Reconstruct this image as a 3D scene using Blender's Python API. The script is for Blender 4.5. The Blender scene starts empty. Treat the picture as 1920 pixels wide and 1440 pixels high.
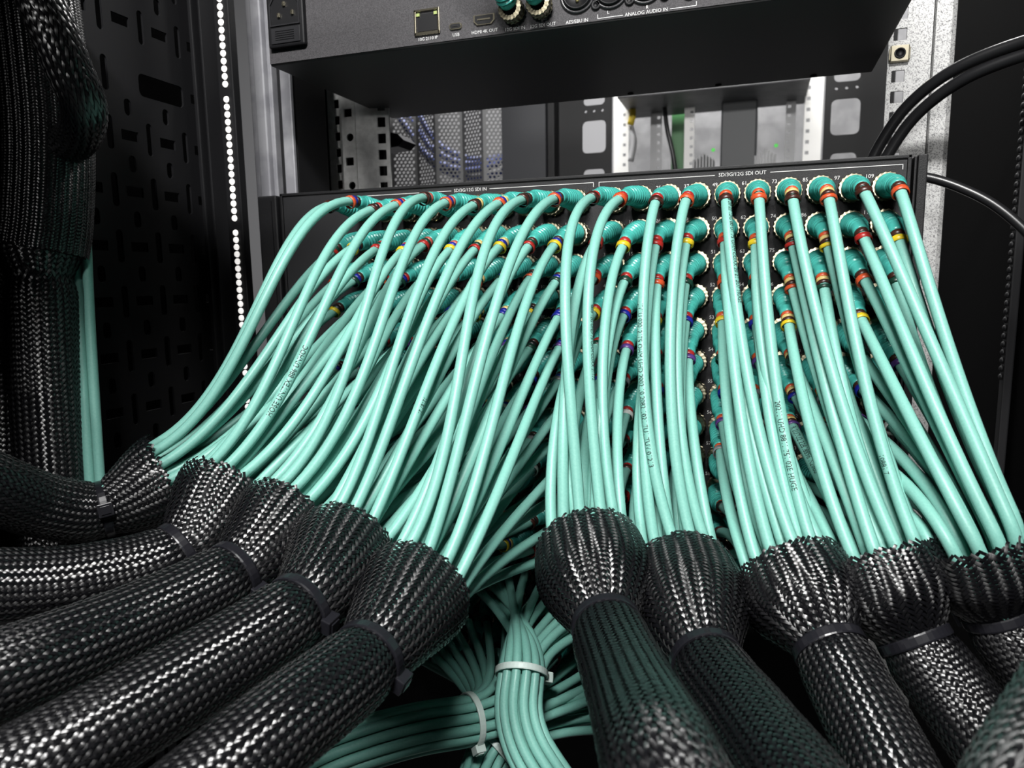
import bpy, bmesh, math, random
import numpy as np
from mathutils import Vector, Matrix
from mathutils.geometry import delaunay_2d_cdt

# ------------------------------------------------------------------ camera, world, light, exposure
scene = bpy.context.scene
COL = scene.collection
random.seed(7)
rng = np.random.default_rng(11)

CAM_R = np.array([[0.946383, 0.322702, -0.014921], [0.032605, -0.141368, -0.98942], [-0.321397, 0.935884, -0.14431]])
CAM_P = np.array([0.02021, -0.5127, -0.0611])
cd = bpy.data.cameras.new('camera')
cam = bpy.data.objects.new('camera', cd)
COL.objects.link(cam)
m = Matrix.Identity(4)
for i in range(3):
    m[i][0] = CAM_R[0][i]; m[i][1] = -CAM_R[1][i]; m[i][2] = -CAM_R[2][i]; m[i][3] = CAM_P[i]
cam.matrix_world = m
cd.sensor_fit = 'HORIZONTAL'; cd.sensor_width = 36.0
cd.lens = 1340.2 / 1920 * 36
cd.clip_start = 0.01; cd.clip_end = 50
cd.dof.use_dof = True
cd.dof.focus_distance = 0.43
cd.dof.aperture_fstop = 15.0
scene.camera = cam

scene.view_settings.view_transform = 'Standard'
scene.view_settings.look = 'None'
scene.view_settings.gamma = 1.0
scene.view_settings.use_curve_mapping = False
scene.view_settings.exposure = 0.12

world = bpy.data.worlds.new('world'); scene.world = world
world.use_nodes = True
world.node_tree.nodes['Background'].inputs[0].default_value = (0.75, 0.85, 1.0, 1)
world.node_tree.nodes['Background'].inputs[1].default_value = 0.004

def area(name, loc, target, sx, sy, power, color=(1, 1, 1)):
    l = bpy.data.lights.new(name, 'AREA'); l.shape = 'RECTANGLE'; l.size = sx; l.size_y = sy
    l.energy = power; l.color = color
    o = bpy.data.objects.new(name, l); COL.objects.link(o)
    o.location = loc
    o.rotation_euler = (Vector(target) - Vector(loc)).to_track_quat('-Z', 'Y').to_euler()
    return o
# aisle ceiling lights behind the camera and beyond the rack, plus an added fill
area('aisle_ceiling_light', (0.05, -0.90, 0.75), (-0.1, -0.08, -0.1), 0.45, 0.12, 27.0, (1.0, 0.99, 0.97))
area('distant_fill_light', (-0.10, -5.0, 0.5), (-0.1, 0.0, 0.0), 0.45, 0.4, 62.0, (1.0, 0.99, 0.97))  # head-height fill added to brighten the left rail, no fixture known there
area('far_aisle_ceiling_light', (-0.25, 1.12, 1.5), (-0.25, 1.5, 0.2), 1.6, 0.25, 100.0, (1.0, 0.99, 0.97))

# ------------------------------------------------------------------ materials
MATS = {}
def mat(name, color, rough=0.5, metal=0.0, spec=0.5, noise=None, bump=None, emit=None, sss=None, coat=0.0, trans=None):
    if name in MATS: return MATS[name]
    M = bpy.data.materials.new(name); M.use_nodes = True
    nt = M.node_tree; b = nt.nodes['Principled BSDF']
    b.inputs['Base Color'].default_value = (*color, 1)
    b.inputs['Roughness'].default_value = rough
    b.inputs['Metallic'].default_value = metal
    b.inputs['Specular IOR Level'].default_value = spec
    b.inputs['Coat Weight'].default_value = coat
    if trans: b.inputs['Transmission Weight'].default_value = trans
    tc = nt.nodes.new('ShaderNodeTexCoord')
    if noise:
        sc_, c2, lo, hi = noise
        n = nt.nodes.new('ShaderNodeTexNoise'); n.inputs['Scale'].default_value = sc_; n.inputs['Detail'].default_value = 4
        nt.links.new(tc.outputs['Object'], n.inputs['Vector'])
        r = nt.nodes.new('ShaderNodeValToRGB')
        r.color_ramp.elements[0].position = lo; r.color_ramp.elements[0].color = (*color, 1)
        r.color_ramp.elements[1].position = hi; r.color_ramp.elements[1].color = (*c2, 1)
        nt.links.new(n.outputs['Fac'], r.inputs['Fac']); nt.links.new(r.outputs['Color'], b.inputs['Base Color'])
    if bump:
        sc_, st = bump
        n = nt.nodes.new('ShaderNodeTexNoise'); n.inputs['Scale'].default_value = sc_; n.inputs['Detail'].default_value = 3
        nt.links.new(tc.outputs['Object'], n.inputs['Vector'])
        bn = nt.nodes.new('ShaderNodeBump'); bn.inputs['Strength'].default_value = st; bn.inputs['Distance'].default_value = 0.001
        nt.links.new(n.outputs['Fac'], bn.inputs['Height']); nt.links.new(bn.outputs['Normal'], b.inputs['Normal'])
    if emit:
        b.inputs['Emission Color'].default_value = (*emit[0], 1); b.inputs['Emission Strength'].default_value = emit[1]
    MATS[name] = M
    return M
TEAL = mat('teal_jacket', (0.175, 0.425, 0.365), 0.40, spec=0.40, noise=(900, (0.205, 0.465, 0.40), 0.35, 0.7), bump=(1500, 0.08))
BOOT = mat('teal_boot_rubber', (0.045, 0.32, 0.275), 0.28, spec=0.5, noise=(300, (0.06, 0.365, 0.32), 0.3, 0.7))
NICKEL = mat('nickel_plating', (0.72, 0.66, 0.50), 0.22, metal=1.0)
BLACKMETAL = mat('black_powder_coat', (0.007, 0.007, 0.008), 0.5, spec=0.3, bump=(2200, 0.25))
PANELMETAL = mat('dark_grey_textured_paint', (0.009, 0.009, 0.0105), 0.55, spec=0.4, bump=(2600, 0.35))
DEVMETAL = mat('grey_textured_paint', (0.065, 0.062, 0.066), 0.6, spec=0.3, noise=(1200, (0.043, 0.041, 0.044), 0.4, 0.6), bump=(2200, 0.4))
PLATE = mat('black_plate_paint', (0.008, 0.008, 0.009), 0.5, spec=0.22, bump=(1800, 0.1))
DEEPBLACK = mat('matte_black_plastic', (0.006, 0.006, 0.007), 0.5, spec=0.3)
SHELLBLACK = mat('black_cabinet_paint', (0.0015, 0.0015, 0.0017), 0.9, spec=0.03, bump=(900, 0.1))
BRAID = mat('black_braid_filament', (0.004, 0.004, 0.005), 0.35, spec=0.95)
BRAID.node_tree.nodes['Principled BSDF'].inputs['Anisotropic'].default_value = 0.9
_tg = BRAID.node_tree.nodes.new('ShaderNodeTangent'); _tg.direction_type = 'UV_MAP'; _tg.uv_map = 'UVMap'
BRAID.node_tree.links.new(_tg.outputs['Tangent'], BRAID.node_tree.nodes['Principled BSDF'].inputs['Tangent'])
SHADE_CORE = mat('painted_shade_core', (0.004, 0.005, 0.005), 0.8, spec=0.1)  # near-black painted in place of the shaded teal cables inside
TIEBLACK = mat('black_nylon', (0.010, 0.010, 0.013), 0.28, spec=0.55)
TIEWHITE = mat('natural_nylon', (0.62, 0.74, 0.70), 0.4, spec=0.5)
PRINT = mat('white_print', (0.60, 0.60, 0.60), 0.6)
INK = mat('black_ink', (0.01, 0.03, 0.025), 0.6)
BLACKCABLE = mat('black_cable_jacket', (0.010, 0.010, 0.011), 0.32, spec=0.5)
ALU = mat('brushed_aluminium', (0.30, 0.30, 0.32), 0.45, metal=0.25, noise=(60, (0.23, 0.23, 0.25), 0.4, 0.6))
WHITEPOST = mat('white_rail_paint', (0.85, 0.84, 0.82), 0.5)
GREYPAINT = mat('grey_cabinet_paint', (0.16, 0.16, 0.165), 0.5, noise=(20, (0.12, 0.12, 0.125), 0.4, 0.6))
BLUE = mat('blue_patch_cable', (0.012, 0.022, 0.10), 0.5)
YELLOW_P = mat('yellow_plastic', (0.75, 0.55, 0.04), 0.5)
GREEN_P = mat('green_cable_jacket', (0.05, 0.18, 0.06), 0.5)
GREENLED = mat('green_indicator', (0.1, 0.6, 0.1), 0.4, emit=((0.2, 1.0, 0.2), 0.4))
COLLAR = mat('dark_nickel_knurl', (0.22, 0.20, 0.14), 0.30, metal=1.0, noise=(500, (0.45, 0.41, 0.29), 0.4, 0.65))
XLRRING = mat('black_gloss_plastic', (0.02, 0.02, 0.022), 0.3, spec=0.5)
GOLD = mat('gold_pin', (0.85, 0.7, 0.35), 0.3, metal=1.0)
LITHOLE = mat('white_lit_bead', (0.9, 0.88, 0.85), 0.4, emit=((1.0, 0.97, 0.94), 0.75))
def galv():
    M = mat('galvanised_steel', (0.40, 0.40, 0.40), 0.5, metal=0.35)
    nt = M.node_tree; b = nt.nodes['Principled BSDF']
    tc = nt.nodes.new('ShaderNodeTexCoord')
    v = nt.nodes.new('ShaderNodeTexVoronoi'); v.inputs['Scale'].default_value = 1600
    n = nt.nodes.new('ShaderNodeTexNoise'); n.inputs['Scale'].default_value = 600; n.inputs['Detail'].default_value = 6
    mx = nt.nodes.new('ShaderNodeMath'); mx.operation = 'ADD'
    sp = nt.nodes.new('ShaderNodeSeparateColor')
    r = nt.nodes.new('ShaderNodeValToRGB')
    r.color_ramp.elements[0].position = 0.55; r.color_ramp.elements[0].color = (0.13, 0.13, 0.133, 1)
    r.color_ramp.elements[1].position = 1.25; r.color_ramp.elements[1].color = (0.40, 0.40, 0.395, 1)
    nt.links.new(tc.outputs['Object'], v.inputs['Vector']); nt.links.new(tc.outputs['Object'], n.inputs['Vector'])
    nt.links.new(v.outputs['Color'], sp.inputs[0]); nt.links.new(sp.outputs[0], mx.inputs[0]); nt.links.new(n.outputs['Fac'], mx.inputs[1])
    nt.links.new(mx.outputs[0], r.inputs['Fac']); nt.links.new(r.outputs['Color'], b.inputs['Base Color'])
    return M
GALV = galv()
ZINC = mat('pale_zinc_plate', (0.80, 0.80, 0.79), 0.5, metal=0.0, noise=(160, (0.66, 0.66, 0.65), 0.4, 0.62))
RING = {k: mat('ring_' + k, c, 0.35, spec=0.5) for k, c in dict(
    black=(0.009, 0.009, 0.009), brown=(0.038, 0.011, 0.007), red=(0.315, 0.015, 0.012), orange=(0.465, 0.064, 0.019),
    yellow=(0.562, 0.413, 0.015), green=(0.006, 0.034, 0.021), blue=(0.009, 0.013, 0.225), violet=(0.075, 0.030, 0.165),
    grey=(0.165, 0.173, 0.180), white=(0.562, 0.562, 0.540), pink=(0.375, 0.075, 0.053), cream=(0.562, 0.413, 0.150)).items()}

# ------------------------------------------------------------------ mesh helpers
def mesh_np(name, V, F, smooth=True):
    """F: array (n,3) or (n,4), or list of such arrays"""
    me = bpy.data.meshes.new(name)
    Fs = F if isinstance(F, (list, tuple)) else [F]
    Fs = [np.asarray(f, dtype=np.int32) for f in Fs if len(f)]
    V = np.asarray(V, dtype=np.float32).reshape(-1, 3)
    me.vertices.add(len(V)); me.vertices.foreach_set('co', V.ravel())
    loops = np.concatenate([f.ravel() for f in Fs])
    tot = np.concatenate([np.full(len(f), f.shape[1], dtype=np.int32) for f in Fs])
    start = np.concatenate([[0], np.cumsum(tot)[:-1]]).astype(np.int32)
    me.loops.add(len(loops)); me.loops.foreach_set('vertex_index', loops)
    me.polygons.add(len(tot)); me.polygons.foreach_set('loop_start', start); me.polygons.foreach_set('loop_total', tot)
    me.polygons.foreach_set('use_smooth', np.full(len(tot), smooth, dtype=bool))
    me.update(calc_edges=True)
    return me
def link(name, me, material, parent=None, loc=None):
    o = bpy.data.objects.new(name, me)
    if me is not None and material is not None and len(me.materials) == 0: me.materials.append(material)
    COL.objects.link(o)
    if parent is not None: o.parent = parent
    if loc is not None: o.location = loc
    return o
def thing(name, label, cat, loc=(0, 0, 0), group=None):
    o = bpy.data.objects.new(name, None); COL.objects.link(o); o.location = loc
    o.empty_display_size = 0.01
    o['label'] = label; o['category'] = cat
    if group: o['group'] = group
    return o
def tag(o, label, cat, group=None):
    o['label'] = label; o['category'] = cat
    if group: o['group'] = group
    return o
class Bm:
    """collects boxes / lathes into one mesh"""
    def __init__(s): s.bm = bmesh.new()
    def box(s, x0, x1, y0, y1, z0, z1, bev=0.0):
        r = bmesh.ops.create_cube(s.bm, size=1.0)
        for v in r['verts']:
            v.co = Vector((x0 + (v.co.x + .5) * (x1 - x0), y0 + (v.co.y + .5) * (y1 - y0), z0 + (v.co.z + .5) * (z1 - z0)))
        if bev > 0:
            es = list({e for v in r['verts'] for e in v.link_edges})
            bmesh.ops.bevel(s.bm, geom=es, offset=bev, segments=2, affect='EDGES', profile=0.6)
        return s
    def lathe(s, prof, axis='-y', c=(0, 0, 0), seg=24, knurl=0.0):
        """prof: list of (t along axis, radius)"""
        c = Vector(c); rows = []
        for t, r in prof:
            row = []
            for k in range(seg):
                a = 2 * math.pi * k / seg
                rr = r * (1 - knurl * (k % 2))
                u, w = rr * math.cos(a), rr * math.sin(a)
                p = {'-y': Vector((u, -t, w)), 'z': Vector((u, w, t)), 'x': Vector((t, u, w))}[axis]
                row.append(s.bm.verts.new(c + p))
            rows.append(row)
        for i in range(len(rows) - 1):
            for k in range(seg):
                k2 = (k + 1) % seg
                s.bm.faces.new((rows[i][k], rows[i][k2], rows[i + 1][k2], rows[i + 1][k]))
        return s
    def prism(s, pts, y0, y1):
        """polygon (x,z) extruded along y"""
        a = [s.bm.verts.new((x, y0, z)) for x, z in pts]; b = [s.bm.verts.new((x, y1, z)) for x, z in pts]
        s.bm.faces.new(a); s.bm.faces.new(b[::-1])
        for i in range(len(pts)):
            j = (i + 1) % len(pts); s.bm.faces.new((a[j], a[i], b[i], b[j]))
        return s
    def obj(s, name, material, parent=None, smooth=False, loc=None):
        bmesh.ops.recalc_face_normals(s.bm, faces=s.bm.faces)
        me = bpy.data.meshes.new(name); s.bm.to_mesh(me); s.bm.free()
        if smooth:
            me.polygons.foreach_set('use_smooth', np.ones(len(me.polygons), dtype=bool))
        return link(name, me, material, parent, loc)

def frames(P):
    P = np.asarray(P, float)
    T = np.gradient(P, axis=0); T /= np.linalg.norm(T, axis=1)[:, None]
    N = np.zeros_like(P)
    up = np.array([0, 0, 1.0])
    if abs(T[0] @ up) > 0.95: up = np.array([0, -1.0, 0])
    n = up - (up @ T[0]) * T[0]; n /= np.linalg.norm(n); N[0] = n
    for i in range(1, len(P)):
        n = N[i - 1] - (N[i - 1] @ T[i]) * T[i]; N[i] = n / np.linalg.norm(n)
    B = np.cross(T, N)
    return T, N, B
def sweep(P, R, sides=10, caps=True):
    P = np.asarray(P, float); n = len(P)
    R = np.full(n, R) if np.isscalar(R) else np.asarray(R, float)
    T, N, B = frames(P)
    a = np.arange(sides) * 2 * np.pi / sides
    V = P[:, None, :] + R[:, None, None] * (np.cos(a)[None, :, None] * N[:, None, :] + np.sin(a)[None, :, None] * B[:, None, :])
    i, k = np.meshgrid(np.arange(n - 1), np.arange(sides), indexing='ij'); k2 = (k + 1) % sides
    F = np.stack([i * sides + k, i * sides + k2, (i + 1) * sides + k2, (i + 1) * sides + k], -1).reshape(-1, 4)
    V = V.reshape(-1, 3); tr = []
    if caps:
        c0, c1 = len(V), len(V) + 1
        V = np.vstack([V, P[0], P[-1]])
        kk = np.arange(sides)
        tr = np.vstack([np.stack([(kk + 1) % sides, kk, np.full(sides, c0)], -1),
                        np.stack([(n - 1) * sides + kk, (n - 1) * sides + (kk + 1) % sides, np.full(sides, c1)], -1)])
    return V, [F, tr]
def catmull(pts, per=24):
    P = [np.array(p, float) for p in pts]
    P = [2 * P[0] - P[1]] + P + [2 * P[-1] - P[-2]]
    out = []
    for i in range(1, len(P) - 2):
        p0, p1, p2, p3 = P[i - 1:i + 3]
        for t in np.arange(per) / per:
            out.append(0.5 * ((2 * p1) + (-p0 + p2) * t + (2 * p0 - 5 * p1 + 4 * p2 - p3) * t ** 2 + (-p0 + 3 * p1 - 3 * p2 + p3) * t ** 3))
    out.append(P[-2]); return np.array(out)
def arclen(P): return np.concatenate([[0], np.cumsum(np.linalg.norm(np.diff(P, axis=0), axis=1))])
def resample(P, s_new):
    s = arclen(P); return np.stack([np.interp(s_new, s, P[:, k]) for k in range(3)], 1)
def hermite(p0, t0, p1, t1, n):
    t = np.linspace(0, 1, n)[:, None]
    return (2 * t ** 3 - 3 * t ** 2 + 1) * p0 + (t ** 3 - 2 * t ** 2 + t) * t0 + (-2 * t ** 3 + 3 * t ** 2) * p1 + (t ** 3 - t ** 2) * t1
def tube(name, pts, r, material, parent=None, sides=12, step=0.004, smoothcurve=True):
    P = catmull(pts) if smoothcurve else np.array(pts, float)
    L = arclen(P)[-1]; P = resample(P, np.linspace(0, L, max(4, int(L / step))))
    V, F = sweep(P, r, sides)
    return link(name, mesh_np(name, V, F), material, parent)

def rrect(cx, cz, w, h, r, n=4):
    """rounded rectangle loop, counter-clockwise"""
    r = min(r, w / 2 - 1e-6, h / 2 - 1e-6); out = []
    if r <= 1e-5:
        return [(cx - w / 2, cz - h / 2), (cx + w / 2, cz - h / 2), (cx + w / 2, cz + h / 2), (cx - w / 2, cz + h / 2)]
    for (sx, sz, a0) in ((1, -1, -90), (1, 1, 0), (-1, 1, 90), (-1, -1, 180)):
        for k in range(n + 1):
            a = math.radians(a0 + 90 * k / n)
            out.append((cx + sx * (w / 2 - r) + r * math.cos(a), cz + sz * (h / 2 - r) + r * math.sin(a)))
    return out
def ngon(cx, cz, r, n=8, ph=0):
    return [(cx + r * math.cos(2 * math.pi * k / n + ph), cz + r * math.sin(2 * math.pi * k / n + ph)) for k in range(n)]
def holed_plate(outer, holes, thick, place):
    """plate with real holes; place(u, v, d) -> world point, d in [0, thick] behind the face"""
    vs, es, fs = [], [], []
    for loop in [outer] + holes:
        b = len(vs); vs += [Vector(p) for p in loop]; fs.append(list(range(b, b + len(loop))))
    ov, oe, of, _, _, ofo = delaunay_2d_cdt(vs, [], fs, 1, 1e-7)
    tris = [f for f, src in zip(of, ofo) if src == [0] or (len(src) == 1 and src[0] == 0)]
    n = len(ov)
    V = [place(p.x, p.y, 0) for p in ov] + [place(p.x, p.y, thick) for p in ov]
    ed = {}
    for t in tris:
        for a, b in zip(t, t[1:] + t[:1]):
            ed[(a, b)] = ed.get((a, b), 0) + 1
    quads = [(b, a, a + n, b + n) for (a, b) in ed if (b, a) not in ed]
    T = [tuple(t) for t in tris] + [tuple(i + n for i in reversed(t)) for t in tris]
    me = bpy.data.meshes.new('plate'); me.from_pydata([tuple(v) for v in V], [], T + quads)
    me.update()
    return me

_font_cache = {}
def text_geo(body, size, align='CENTER'):
    key = (body, size, align)
    if key not in _font_cache:
        cu = bpy.data.curves.new('t', 'FONT'); cu.body = body; cu.size = size; cu.align_x = align; cu.align_y = 'CENTER'
        cu.resolution_u = 2
        o = bpy.data.objects.new('t', cu); COL.objects.link(o)
        dg = bpy.context.evaluated_depsgraph_get(); dg.update()
        me = o.evaluated_get(dg).to_mesh()
        V = np.array([v.co[:] for v in me.vertices]).reshape(-1, 3)
        F = [tuple(p.vertices) for p in me.polygons]
        o.evaluated_get(dg).to_mesh_clear()
        bpy.data.objects.remove(o); bpy.data.curves.remove(cu)
        _font_cache[key] = (V, F)
    return _font_cache[key]
class Print:
    """flat lettering and rules printed on a panel that faces -y"""
    def __init__(s, y): s.V = []; s.F = []; s.y = y
    def text(s, body, x, z, size):
        V, F = text_geo(body, size); b = len(s.V)
        s.V += [(x + v[0], s.y, z + v[1]) for v in V]; s.F += [tuple(i + b for i in f) for f in F]
    def rule(s, x0, z0, x1, z1):
        b = len(s.V); s.V += [(x0, s.y, z0), (x1, s.y, z0), (x1, s.y, z1), (x0, s.y, z1)]; s.F.append((b, b + 1, b + 2, b + 3))
    def obj(s, name, parent):
        me = bpy.data.meshes.new(name); me.from_pydata(s.V, [], s.F); me.update()
        return link(name, me, PRINT, parent)

# ------------------------------------------------------------------ setting: floor, back wall, unseen light blockers
def struct(name, x0, x1, y0, y1, z0, z1, m_):
    o = Bm().box(x0, x1, y0, y1, z0, z1).obj(name, m_); o['kind'] = 'structure'; return o
struct('floor', -2.5, 2.5, -2.0, 3.2, -1.05, -1.0, mat('dark_floor_tile', (0.02, 0.02, 0.021), 0.5, bump=(30, 0.1)))
struct('shade_blocker_left', -1.4, -0.362, -0.66, -0.62, -1.0, 1.3, mat('dark_blocker_paint', (0.01, 0.01, 0.011), 0.8, spec=0.1))  # unseen panel added to keep the frontal fill off the left sleeves
struct('shade_blocker_1', -0.52, 0.30, -0.445, -0.43, -0.60, -0.243, mat('dark_blocker_paint', (0.01, 0.01, 0.011)))  # unseen bar added to shade the bundles under the sleeves
_t = Bm().box(-0.52, -0.245, -0.34, -0.19, 0.14, 0.15).box(-0.52, -0.222, -0.52, -0.3402, 0.14, 0.15).obj('shade_blocker_2', MATS['dark_blocker_paint']); _t['kind'] = 'structure'  # unseen tray-shaped boxes added to shade the hanging sleeves at left
struct('wall_back', -2.5, 2.5, 2.6, 2.65, -1.0, 2.2, mat('grey_room_wall', (0.22, 0.22, 0.23), 0.7, bump=(60, 0.05)))

# ------------------------------------------------------------------ grid of the big video router
A_, B_, G_ = 0.0187556, 0.0222, 0.0077781
def label_pos(bank, c, r):
    x = (c - 4.5) * A_ if bank == 'OUT' else (c - 14.5) * A_ - G_
    return x, -r * B_
CONN_DX, CONN_DZ = 0.0085, -0.0075
def conn_pos(bank, c, r):
    x, z = label_pos(bank, c, r); return np.array([x + CONN_DX, 0.0, z + CONN_DZ])

PX0, PX1, PZ0, PZ1 = -0.3555, 0.1075, -0.2640, 0.0118
router = thing('video_router', 'black rack video router filled with rows of teal coax cables', 'router', (-0.124, 0.06, -0.264))
RO = Vector(router.location)
def under(parent, o):
    o.parent = parent; o.matrix_parent_inverse = Matrix.Translation(-Vector(parent.location)); return o
b = Bm()
b.box(PX0, PX1, 0.0012, 0.14, PZ0, PZ1, 0.0008)
under(router, b.obj('chassis', BLACKMETAL))
b = Bm()
for q in ((PX0, PX1, PZ1 - 0.0022, PZ1), (PX0, PX1, PZ0, PZ0 + 0.0022), (PX0, PX0 + 0.0022, PZ0, PZ1), (PX1 - 0.0022, PX1, PZ0, PZ1)):
    b.box(q[0], q[1], -0.0012, 0.0011, q[2], q[3], 0.0005)
under(router, b.obj('rim', BLACKMETAL))
under(router, Bm().box(PX0 + 0.0024, PX1 - 0.0024, 0.0, 0.0010, PZ0 + 0.0024, PZ1 - 0.0024).obj('rear_panel', PANELMETAL))
# rack ears
b = Bm().box(-0.3760, -0.3575, -0.0035, 0.003, PZ0, 0.0105, 0.0015).box(-0.3640, -0.3620, -0.0045, -0.0036, PZ0, 0.006)
under(router, b.obj('rack_ear', BLACKMETAL))
b = Bm().box(0.1090, 0.1105, -0.001, 0.03, PZ0, 0.0105, 0.0006).box(0.1107, 0.1160, -0.0035, 0.03, PZ0, 0.0112, 0.0008)
under(router, b.obj('rack_ear', BLACKMETAL))
pr = Print(-0.0003)
for bank, x0, x1, cx in (('IN', -0.2845, -0.0925, -0.1866), ('OUT', -0.0885, 0.1028, 0.0078)):
    z = 0.0061
    hw = 0.0155 if bank == 'IN' else 0.0175
    pr.rule(x0, z - 0.0002, cx - hw, z + 0.0002); pr.rule(cx + hw, z - 0.0002, x1, z + 0.0002)
    for x in (x0, x1): pr.rule(x - 0.0002, z - 0.0030, x + 0.0002, z + 0.0002)
    pr.text('SD/3G/12G SDI ' + bank, cx, z, 0.0034)
for bank in ('IN', 'OUT'):
    for c in range(10):
        for r in range(12):
            x, z = label_pos(bank, c, r); pr.text(str(c * 12 + r + 1), x, z, 0.0034)
under(router, pr.obj('printed_lettering', None))
jack_me = None
for bank in ('IN', 'OUT'):
    for c in range(10):
        for r in range(12):
            p = conn_pos(bank, c, r)
            if jack_me is None:
                o = Bm().lathe([(0, 0.0078), (0.0012, 0.0078), (0.0016, 0.0062), (0.006, 0.0062), (0.006, 0.0)], seg=18).obj('bnc_jack', NICKEL, None, True)
                jack_me = o.data; o.location = p
            else:
                o = link('bnc_jack', jack_me, None, None, p)
            under(router, o)

# ------------------------------------------------------------------ sleeves (axis points in metres, mouth first)
SL = {
 'IN0': [(-0.3227, -0.1731, -0.179), (-0.3478, -0.2001, -0.1941), (-0.3612, -0.2248, -0.1859), (-0.3682, -0.251, -0.1665), (-0.3791, -0.2778, -0.1431)],
 'IN1': [(-0.2714, -0.1828, -0.1828), (-0.2743, -0.2194, -0.2054), (-0.2975, -0.2546, -0.2089), (-0.3212, -0.2884, -0.2018), (-0.3305, -0.3216, -0.1888)],
 'IN2': [(-0.2259, -0.1903, -0.1937), (-0.2285, -0.2306, -0.2073), (-0.2436, -0.2795, -0.2134), (-0.2559, -0.3315, -0.2112), (-0.27, -0.3679, -0.2082)],
 'IN3': [(-0.1835, -0.1985, -0.203), (-0.1787, -0.2463, -0.2118), (-0.1956, -0.2963, -0.2215), (-0.2123, -0.3457, -0.2272), (-0.2293, -0.3793, -0.2341)],
 'IN4': [(-0.1383, -0.2064, -0.2165), (-0.1372, -0.2554, -0.2247), (-0.1462, -0.3071, -0.2283), (-0.159, -0.345, -0.2376), (-0.1712, -0.372, -0.2468)],
 'OUT0': [(-0.0628, -0.1469, -0.2067), (-0.0435, -0.1916, -0.2275), (-0.0228, -0.2479, -0.2229), (-0.003, -0.3131, -0.2047), (0.0073, -0.3366, -0.207)],
 'OUT1': [(-0.0142, -0.1326, -0.2218), (0.0031, -0.1881, -0.2394), (0.0226, -0.2296, -0.2403), (0.038, -0.2666, -0.2371), (0.0505, -0.2944, -0.2373)],
 'OUT2': [(0.0403, -0.1337, -0.2117), (0.0579, -0.1635, -0.2367), (0.0724, -0.1986, -0.2538), (0.0818, -0.2238, -0.2651), (0.093, -0.2433, -0.2776)],
 'OUT3': [(0.0814, -0.1286, -0.2008), (0.0973, -0.1446, -0.236), (0.1135, -0.1581, -0.2555), (0.1272, -0.1768, -0.2692), (0.1417, -0.1952, -0.2818)],
 'OUT4': [(0.12, -0.129, -0.1855), (0.1358, -0.1295, -0.2239), (0.1511, -0.1384, -0.2467), (0.1665, -0.1523, -0.2671)],
}
BODY_R = 0.0178
def braid_mesh(P, Rfun, n=54, wfac=0.84, amp=0.00034, ragged=0.0, du=0.62, twist=0.0, rmax_fac=1.45):
    """woven 2/2 braid of flat strands around the axis polyline P"""
    L = arclen(P)[-1]
    s = np.linspace(0, L, 600); C = resample(P, s)
    # smooth axis
    T, N, Bn = frames(C)
    R = Rfun(s); rmax = BODY_R * 1.95
    sina = np.clip(R / rmax, 0.35, 0.86); tana = sina / np.sqrt(1 - sina ** 2)
    phi = np.concatenate([[0], np.cumsum((tana / R)[:-1] * np.diff(s))])
    delta = 2 * np.pi / n
    u = 2 * phi / delta
    U = np.arange(0, u[-1], du); K = len(U)
    su = np.interp(U, u, s); ph = np.interp(U, u, phi); Ru = np.interp(U, u, R)
    def I3(X): return np.stack([np.interp(su, s, X[:, k]) for k in range(3)], 1)
    Cu, Nu, Bu, Tu = I3(C), I3(N), I3(Bn), I3(T)
    ca = np.cos(np.arctan(np.interp(U, u, tana)))
    width = delta * Ru * ca * wfac
    i = np.arange(n)[:, None]
    Vs, Fs = [], []
    base = 0
    for sign in (1, -1):
        th = i * delta + sign * ph[None, :] + twist
        v = 2 * i + sign * U[None, :]
        h = sign * amp * 1.414 * np.cos(np.pi / 2 * (v - 0.5)) + rng.normal(0, 0.00006, (n, K))
        er = np.cos(th)[..., None] * Nu[None] + np.sin(th)[..., None] * Bu[None]
        et = -np.sin(th)[..., None] * Nu[None] + np.cos(th)[..., None] * Bu[None]
        rr = (Ru[None, :] + h)[..., None]
        if ragged:
            off = rng.uniform(-ragged, ragged * 0.3, (n, 1, 1)) * np.clip(1 - su / 0.006, 0, 1)[None, :, None]
        else: off = 0
        Pm = Cu[None] + rr * er + off * Tu[None]
        tang = np.gradient(Pm, axis=1); tang /= np.linalg.norm(tang, axis=2)[..., None] + 1e-12
        ac = np.cross(er, tang); ac /= np.linalg.norm(ac, axis=2)[..., None] + 1e-12
        w = (width[None, :, None] * 0.5) * rng.uniform(0.85, 1.1, (n, 1, 1))
        nr = np.cross(tang, ac)
        q = np.stack([Pm - w * ac - nr * 0.00010, Pm + nr * 0.00006, Pm + w * ac - nr * 0.00010], 2)  # n,K,3,3
        Vs.append(q.reshape(-1, 3))
        ii, kk, mm = np.meshgrid(np.arange(n), np.arange(K - 1), np.arange(2), indexing='ij')
        a = base + (ii * K + kk) * 3 + mm
        f = np.stack([a, a + 1, a + 4, a + 3], -1).reshape(-1, 4)
        Fs.append(f); base += n * K * 3
    me = mesh_np('braid', np.vstack(Vs), np.vstack(Fs))
    # UV: u runs across a strand, v along it (the filament direction for the gloss)
    idx = np.vstack(Fs).ravel()
    uv = np.stack([(idx % 3) * 0.5, ((idx // 3) % K) * 1.0], 1).astype(np.float32)
    layer = me.uv_layers.new(name='UVMap'); layer.data.foreach_set('uv', uv.ravel())
    return me
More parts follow.
